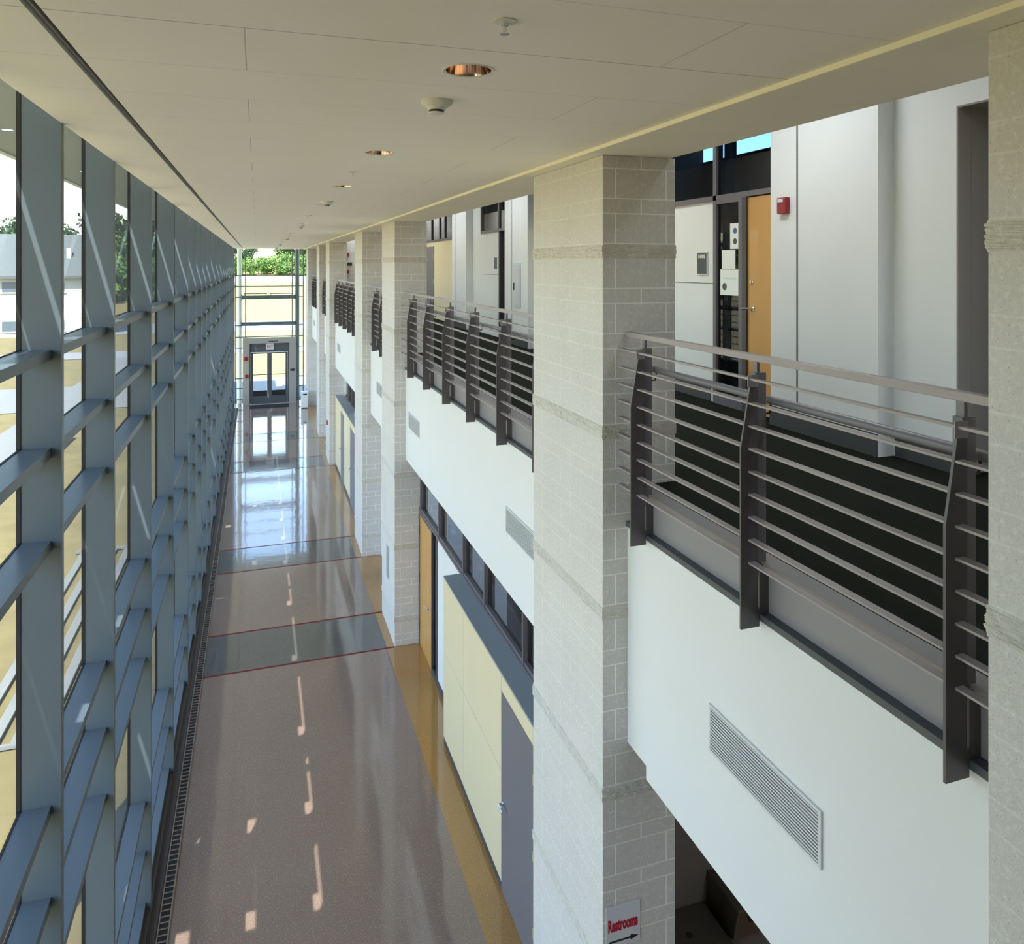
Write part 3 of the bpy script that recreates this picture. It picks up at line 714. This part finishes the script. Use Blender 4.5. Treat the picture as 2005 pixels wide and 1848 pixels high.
# alcove under the nearest balcony, with two drinking fountains
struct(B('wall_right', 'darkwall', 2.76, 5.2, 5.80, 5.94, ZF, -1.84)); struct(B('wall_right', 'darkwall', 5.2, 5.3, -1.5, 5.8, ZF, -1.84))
struct(B('ceiling.004', 'soffit', 2.53, 5.2, -1.5, 5.79, -3.2, -3.1))
def fountain(x0, x1, zt, lab):
    g = thing('drinking_fountain', lab, 'drinking fountain', ((x0+x1)/2, 5.55, zt-.5), 'drinking fountains in the alcove')
    MB().prism([(5.79, zt-.46), (5.40, zt-.30), (5.33, zt-.02), (5.33, zt), (5.79, zt)], 0, x0, x1).build('cabinet', 'fountain', g, bevel=.012)
    MB().box(x0+.05, x1-.05, 5.38, 5.66, zt+.001, zt+.006).build('basin', 'fountain', g)
    MB().lathe(((x0+x1)/2, 5.52, zt+.006), [(.03, 0), (.03, .002)]).build('drain', 'black', g)
    MB().tube([(x0+.1, 5.62, zt), (x0+.1, 5.62, zt+.05), (x0+.13, 5.58, zt+.07)], .012, 10).build('spout', 'chrome', g, smooth=True)
    B('push_bar', 'black', x0+.1, x1-.1, 5.318, 5.335, zt-.11, zt-.05, g)
fountain(3.12, 3.74, -5.62, 'lower of the two dark drinking fountains at the bottom of the photo'); fountain(3.78, 4.42, -5.36, 'higher of the two dark drinking fountains, partly hidden by the balcony front')
# restrooms sign
g = thing('restrooms_sign', 'white paper sign reading Restrooms with an arrow, on the big pillar', 'sign', (2.35, PIL[1][0], -4.62))
ys_ = PIL[1][0]-.0075
B('board', 'signwhite', 2.222, 2.478, ys_, PIL[1][0]-.003, -4.605, -4.325, g)
add_text(g, 'lettering', 'Restrooms', 'crimson', (2.237, ys_-.001, -4.50), (1, 0, 0), .222, .085, .004)
mb = MB(); mb.prism([(2.242, -4.566), (2.40, -4.566), (2.40, -4.574+.024), (2.462, -4.556), (2.40, -4.578), (2.40, -4.578+.0), (2.242, -4.578)], 1, ys_-.002, ys_-.0005)
mb = MB(); mb.prism([(2.242, -4.561), (2.405, -4.561), (2.405, -4.573), (2.242, -4.573)], 1, ys_-.002, ys_-.0005); mb.prism([(2.405, -4.549), (2.465, -4.567), (2.405, -4.585)], 1, ys_-.002, ys_-.0005)
mb.build('arrow', 'ink', g)

# ------------------------------------------------------------------ exit end
g = bpy.data.objects.new('window_60', None); COL.objects.link(g); g.location = (.5, YEND, 0); WL[g.name] = Vector(g.location); struct(g)
for x in (-.97, -.52, 1.56, 2.06):
    zb = ZF if x in (-.97, 2.06) else -3.38
    B('mullion', 'ext_green', x-.022, x+.022, YEND, YEND+.1, zb, 1.5, g)
for z in (-.483, -.986, -1.49, -2.80, -3.33, -3.83, -5.24, -5.70, -6.22):
    for a, b in ((-.99, 2.08),) if z > -3.36 else ((-.99, -.64), (1.72, 2.08)):
        B('transom', 'ext_green', a, b, YEND+.005, YEND+.095, z-.02, z+.02, g)
mb = MB()
mb.face([(-1, YEND+.05, -3.38), (2.1, YEND+.05, -3.38), (2.1, YEND+.05, 1.5), (-1, YEND+.05, 1.5)]); mb.face([(-1, YEND+.05, ZF), (-.64, YEND+.05, ZF), (-.64, YEND+.05, -3.38), (-1, YEND+.05, -3.38)])
mb.face([(1.72, YEND+.05, ZF), (2.1, YEND+.05, ZF), (2.1, YEND+.05, -3.38), (1.72, YEND+.05, -3.38)]); mb.build('pane', 'clear', g)
# portal + double door
y = YEND-.06
g = bpy.data.objects.new('door_7', None); COL.objects.link(g); g.location = (.53, YEND, 0); WL[g.name] = Vector(g.location); struct(g)
MB().box(-.64, -.345, y-.1, y+.2, ZF, -3.38).box(1.41, 1.72, y-.1, y+.2, ZF, -3.38).box(-.345, 1.41, y-.1, y+.2, -3.63, -3.38).build('portal_surround', 'matgrey', g)
MB().box(-.345, 1.41, y+.02, y+.1, -4.05, -3.63).box(-.345, -.29, y, y+.1, ZF, -4.05).box(1.355, 1.41, y, y+.1, ZF, -4.05).build('door_frame', 'doorblue', g)
for a, b in ((-.285, .5325), (.5335, 1.35)):
    lf = MB().box(a, a+.1, y+.02, y+.07, ZF+.02, -4.06).box(b-.1, b, y+.02, y+.07, ZF+.02, -4.06).box(a+.1, b-.1, y+.02, y+.07, -4.12, -4.06).box(a+.1, b-.1, y+.02, y+.07, ZF+.02, ZF+.38)
    lf = lf.build('door_leaf', 'doorblue', g)
    B('kick_panel', 'black', a+.1, b-.1, y+.03, y+.06, ZF+.38, ZF+.63, g)
    B('glass_pane', 'clear', a+.1, b-.1, y+.045, y+.05, ZF+.63, -4.12, g)
    B('panic_bar', 'black', a+.1, b-.1, y-.03, y+.02, -5.10, -5.07, g)
B('threshold', 'matgrey', -.34, 1.40, y-.1, y+.02, ZF, ZF+.02, g)
g = thing('exit_sign', 'white exit sign with red letters above the double doors', 'exit sign', (.55, y-.0, -3.93))
B('housing', 'signwhite', .38, .72, y-.04, y+.019, -3.93, -3.64, g, .01); add_text(g, 'lettering', 'EXIT', 'crimson', (.425, y-.0415, -3.86), (1, 0, 0), .26, .14, .001)
alarm(-.5, y-.1, -4.31, 'upper red fire alarm on the post left of the exit doors', 'y', 1.2); alarm(-.47, y-.1, -5.12, 'lower red pull station on the post left of the exit doors', 'y', 1.1)
g = thing('card_panel', 'small black wall panel on the post right of the exit doors', 'wall panel', (1.56, y-.1, -4.97))
B('plate', 'black', 1.46, 1.66, y-.118, y-.101, -4.96, -4.85, g); B('button', 'sign', 1.5, 1.54, y-.123, y-.118, -4.93, -4.88, g); B('button', 'sign', 1.58, 1.62, y-.123, y-.118, -4.93, -4.88, g)
tag(B('door_closer', 'black', .5, .9, y-.11, y-.101, -3.56, -3.52), 'thin black bar on the portal above the exit sign', 'door closer')
tag(B('door_mat', 'mat', -.33, 1.38, 35.85, 36.7, ZF+.001, ZF+.012, bevel=.003), 'black rubber mat in front of the exit doors', 'mat')
g = thing('waste_bin', 'tall white waste bin by the last pillar at the exit', 'waste bin', (2.03, 35.4, ZF))
MB().prism([(1.87, 35.25), (2.17, 35.25), (2.17, 35.6), (1.87, 35.6)], 2, ZF+.03, ZF+.68).build('body', 'bin', g, bevel=.02)
MB().prism([(1.86, 35.24), (2.18, 35.24), (2.18, 35.61), (1.86, 35.61)], 2, ZF+.68, ZF+.74).build('lid', 'bin', g, bevel=.02)
B('flap', 'black', 1.95, 2.12, 35.235, 35.245, ZF+.60, ZF+.66, g); B('foot', 'black', 1.89, 2.15, 35.27, 35.58, ZF, ZF+.03, g)
# exterior steel frame beyond the glass
for x, m, lab in ((-.80, 'ext_white', 'pale round steel column outside the left of the exit glass'), (1.82, 'ext_green', 'dark round steel column outside the right of the exit glass')):
    g = thing('steel_column', lab, 'column', (x, 37.7, -6.6))
    MB().lathe((x, 37.7, -6.6), [(.10, 0), (.10, 8.4)], n=24).build('shaft', m, g, smooth=True); MB().lathe((x, 37.7, -6.6), [(.17, 0), (.17, .03)], n=24).build('base_plate', m, g)
for z, lab in ((-1.52, 'upper dark steel cross beam outside the exit glass'), (-2.78, 'lower dark steel cross beam outside the exit glass')):
    g = thing('cross_beam', lab, 'beam', (.5, 37.7, z-.09))
    B('beam', 'ext_green', -.70, 1.72, 37.64, 37.76, z-.085, z+.085, g)
    for x in (-.68, 1.68): B('end_plate', 'ext_green', x-.015, x+.015, 37.6, 37.8, z-.11, z+.11, g)
for a, b, lab in ((-.62, .44, 'left thin black bar just above the upper cross beam'), (.56, 1.62, 'right thin black bar just above the upper cross beam')):
    g = thing('louver_bar', lab, 'bar', ((a+b)/2, 37.7, -1.43)); B('bar', 'black', a, b, 37.68, 37.72, -1.365, -1.325, g)
    for x in (a+.05, b-.05): B('support', 'black', x-.01, x+.01, 37.69, 37.71, -1.435, -1.365, g)
# closing walls behind the camera and above
struct(B('wall_near', 'darkwall', -1.3, 5.3, -1.6, -1.5, ZF, 1.9)); struct(B('floor.003', 'carpet', -.98, 2.49, -1.5, .42, -1.86, Z2)); struct(B('wall_end', 'coolwall', 2.76, 5.3, YEND+.1, YEND+.2, ZF, 1.9))
struct(B('roof', 'canopy', -1.3, 5.4, -1.6, YEND+.35, 2.0, 2.1)); bpy.data.objects['roof'].name = 'ceiling.005'

# ------------------------------------------------------------------ outdoors
def gz(x, y):
    r = max(0, y-85)/105.0
    return -6.62+5.4*min(1, r)+ (max(0, -x-60)*.06 if x < -60 else 0) + max(0, y-190)*.03
def strip(name, m, x0, x1, y0, y1, dz, nx, ny):
    mb = MB()
    for i in range(nx+1):
        for j in range(ny+1):
            x = x0+(x1-x0)*i/nx; yy = y0+(y1-y0)*j/ny; mb.v.append((x, yy, gz(x, yy)+dz))
    for i in range(nx):
        for j in range(ny):
            a = i*(ny+1)+j; mb.f.append([a, a+ny+1, a+ny+2, a+1]); mb.mi.append(0)
    return mb.build(name, m)
tag(strip('grass_field', 'grass', -200, 160, -40, 330, 0, 36, 74), 'sunlit dry yellow grass all around the building', 'grass', kind='stuff')
bpy.data.objects['grass_field'].location.z -= .01
for (ya, yb), m, lab in (((39, 46.5), 'paving', 'pale concrete apron right outside the exit doors'), ((60, 64.5), 'road', 'pale road nearest beyond the exit glass'),
                       ((80, 90), 'road', 'second pale road beyond the exit glass'), ((150, 166), 'road', 'pale road in front of the far trees')):
    tag(strip('road', m, -30, 60, ya, yb, .02, 12, 6), lab, 'road')
tag(strip('sidewalk', 'paving', -9.5, -7.9, -5, 60, .03, 2, 20), 'pale sidewalk on the grass outside the glass wall', 'sidewalk')
for k in range(4):
    tag(MB().box(-3.75+.30*k-.07, -3.75+.30*k+.07, 12.0, 19.5, -6.60, -6.56).build('paving_strip', 'paving'), ['outermost', 'second outermost', 'second innermost', 'innermost'][k]+' of the pale paving strips on the ground outside the glass', 'paving', 'paving strips outside the glass')
for k, yy in enumerate((12.0, 19.3)):
    tag(MB().box(-3.95, -2.7, yy-.06 if k == 0 else yy+.22, yy-.005 if k == 0 else yy+.30, -6.60, -6.55).build('paving_edge', 'paving'), ('near' if k == 0 else 'far')+' cross edging of the pale paving strips outside', 'paving')
for k, (x, yy) in enumerate(((-7.2, 26.5), (-7.0, 31.5))):
    g = thing('concrete_bench', ('nearer' if k == 0 else 'farther')+' white concrete bench on the grass outside', 'bench', (x, yy, -6.62), 'white benches outside')
    B('seat', 'paving', x-.3, x+.3, yy-1, yy+1, -6.2, -6.1, g, .01)
    for d in (-.7, .7): B('leg', 'paving', x-.22, x+.22, yy+d-.08, yy+d+.08, -6.6, -6.2, g)
# neighbouring building
g = thing('white_building', 'white building with a grey roof seen through the left windows', 'building', (-27, 84, -6.6))
by = 80; bx0, bx1 = -42, -14.6
MB().box(bx0, bx1, by, by+9, -6.62, -1.0).build('wall', 'bwall', g)
MB().prism([(by-.6, -1.0), (by+4.5, 3.0), (by+9.6, -1.0)], 0, bx0-.5, bx1+.5).build('roof', 'broof', g)
MB().box(bx0-.5, bx1+.5, by-.65, by-.55, -1.25, -.98).build('fascia', 'broof', g)
for z in (-2.0, -5.6):
    for k in range(7):
        x = -17.6-3.9*k
        w_ = B('window', 'bwin', x-.55, x+.55, by-.04, by-.01, z-.45, z+.45, g); B('sill', 'bwall', x-.7, x+.7, by-.1, by-.04, z-.6, z-.5, g)
B('vent_stack', 'bwall', -17.2, -16.8, by+1.5, by+1.9, .5, 1.6, g)
# trees
def tree_meshes(seed, leafm, spread, hgt, nclump, nleaf, bush=False):
    r = random.Random(seed); mb = MB()
    for c in range(nclump):
        a = r.random()*6.283; rad = spread*math.sqrt(r.random())*.75
        cx_, cy_ = rad*math.cos(a), rad*math.sin(a)
        cz = (hgt*(.05 if bush else .35)+r.random()*hgt*(.75 if bush else .55))
        cr = spread*(.28+.22*r.random())
        for k in range(nleaf):
            u = r.gauss(0, 1), r.gauss(0, 1), r.gauss(0, 1); l = math.sqrt(sum(q*q for q in u))
            rr = cr*(.35+.85*r.random())
            p = Vector((cx_+u[0]/l*rr, cy_+u[1]/l*rr, max(.1, cz+u[2]/l*rr*.8)))
            s_ = spread*(.03+.045*r.random())
            d1 = Vector((r.gauss(0, 1), r.gauss(0, 1), r.gauss(0, 1))).normalized()*s_; d2 = d1.cross(Vector((r.gauss(0, 1), r.gauss(0, 1), r.gauss(0, 1)))).normalized()*s_*.8
            mb.face([p-d1, p-d2, p+d1, p+d2])
    me = bpy.data.meshes.new('foliage'); me.from_pydata(mb.v, [], mb.f); me.materials.append(M[leafm])
    tb = MB(); h = hgt*.6
    tb.lathe((0, 0, -.3), [(spread*.06, 0), (spread*.045, h*.5), (spread*.02, h)], n=10)
    for k in range(5):
        a = k*1.25; tb.tube([(0, 0, h*.45), (spread*.25*math.cos(a), spread*.25*math.sin(a), h*.8), (spread*.45*math.cos(a), spread*.45*math.sin(a), h*1.05)], spread*.014, 6)
    tm = bpy.data.meshes.new('trunk'); tm.from_pydata(tb.v, [], tb.f); tm.materials.append(M['trunk'])
    return me, tm
PROT = [tree_meshes(1, 'leaf', 4.5, 9, 16, 260), tree_meshes(2, 'leaf3', 5, 11, 18, 260), tree_meshes(3, 'leaf2', 3.4, 5, 13, 240, True), tree_meshes(5, 'leaf', 3.0, 4.2, 13, 240, True)]
def tree(k, x, y, s, lab, grp, nm):
    o = bpy.data.objects.new(nm, None); COL.objects.link(o); o.location = (x, y, gz(x, y)+ZO); o.rotation_euler = (0, 0, random.random()*6); o.scale = (s,)*3
    o['label'] = lab; o['category'] = 'tree' if k < 2 else 'bush'; o['group'] = grp
    for m_, n_ in zip(PROT[k], ('foliage', 'trunk' if k < 2 else 'stems')):
        c = bpy.data.objects.new(n_, m_); COL.objects.link(c); c.parent = o
for i in range(9):
    tree(2+i % 2, -9+i*3.1+random.uniform(-.5, .5), 172+random.uniform(-2, 3), 1.0+random.uniform(-.1, .2), 'bright green bush in the row beyond the exit glass', 'green bushes beyond the exit glass', 'bush')
for x, s, k in ((-14, .9, 1), (-8.2, .95, 1), (-2.6, .55, 1), (8.0, .95, 0), (13.5, 1.0, 0), (19, .9, 1), (24, 1.1, 0), (30, 1, 1)):
    tree(k, x, 184+random.uniform(-2, 2), s, 'tall green tree rising behind the bushes beyond the exit glass', 'trees beyond the exit glass', 'leafy_tree')
for i in range(16):
    x = -75+i*4.2; yy = 125+random.uniform(-8, 12)
    tree(i % 2, x, yy, .95+random.uniform(-.15, .3), 'green tree on the hillside seen through the left windows', 'trees on the hillside to the left', 'leafy_tree')
for i in range(10):
    x = -62+i*5.5
    tree(2+i % 2, x, 112+random.uniform(-5, 5), 1.5, 'green bush on the hillside seen through the left windows', 'bushes on the hillside to the left', 'bush')

# ------------------------------------------------------------------ unseen glowing panels added to brighten the gallery (above the soffit line)
em = bpy.data.materials.new('fill_panel_glow'); em.use_nodes = True; M['lens'] = em  # glow of the added fill panels
p_ = em.node_tree.nodes['Principled BSDF']; p_.inputs['Emission Color'].default_value = (.93, .97, 1, 1); p_.inputs['Emission Strength'].default_value = 8.5
for k, y in enumerate([1.1, 5.3, 8.2, 13.4, 17.6, 21.2, 25.6]):
    g = thing('fill_panel', 'flat glowing panel added to brighten the upper gallery, unseen above the soffit', 'ceiling light', (3.5, y, 1.88), 'added gallery fill panels')
    B('housing', 'fixwhite', 3.2, 3.8, y-.6, y+.6, 1.872, 1.899, g); B('lens', 'lens', 3.24, 3.76, y-.56, y+.56, 1.868, 1.8719, g)
g = thing('fill_panel', 'flat glowing panel added to brighten the drinking fountain alcove', 'ceiling light', (4.2, 3.2, -3.2))  # added fill light that lifts the dark alcove
B('housing', 'fixwhite', 3.9, 4.5, 2.9, 3.5, -3.23, -3.201, g); B('lens', 'lens', 3.94, 4.46, 2.94, 3.46, -3.235, -3.2301, g)

# ------------------------------------------------------------------ sun, sky, room light
sd = Vector((SL, SY, -1)).normalized()
L = bpy.data.lights.new('sun', 'SUN'); L.energy = 14.0; L.angle = math.radians(.25); L.color = (1, .965, .90)
so = bpy.data.objects.new('sun', L); COL.objects.link(so); so.rotation_euler = sd.to_track_quat('-Z', 'Y').to_euler(); so.location = (-10, -10, 30)
w = bpy.data.worlds.new('sky'); bpy.context.scene.world = w; w.use_nodes = True; t = w.node_tree
for n_ in list(t.nodes): t.nodes.remove(n_)
wo = t.nodes.new('ShaderNodeOutputWorld'); bg = t.nodes.new('ShaderNodeBackground'); sk = t.nodes.new('ShaderNodeTexSky')
sk.sky_type = 'NISHITA'; sk.sun_disc = False; sk.sun_elevation = math.asin(-sd.z); sk.sun_rotation = math.atan2(-sd.x, -sd.y)
sk.air_density = 1.2; sk.dust_density = .8; sk.altitude = 100
t.links.new(sk.outputs[0], bg.inputs[0]); bg.inputs[1].default_value = .5; t.links.new(bg.outputs[0], wo.inputs[0])

# ------------------------------------------------------------------ camera
cx, v0, f = 1002.5, 519.0, 1478.0
th = math.atan((cx-504)/f)
cam = bpy.data.cameras.new('camera'); co = bpy.data.objects.new('camera', cam); COL.objects.link(co)
co.location = (0, 0, ZO); co.rotation_euler = (math.pi/2, 0, -th)
cam.sensor_fit = 'HORIZONTAL'; cam.sensor_width = 36; cam.lens = 36*f/2005; cam.shift_y = -(924-v0)/2005
cam.clip_start = .05; cam.clip_end = 1000
sc = bpy.context.scene; sc.camera = co
sc.view_settings.view_transform = 'Standard'; sc.view_settings.look = 'None'; sc.view_settings.gamma = 1
sc.view_settings.exposure = 0.88
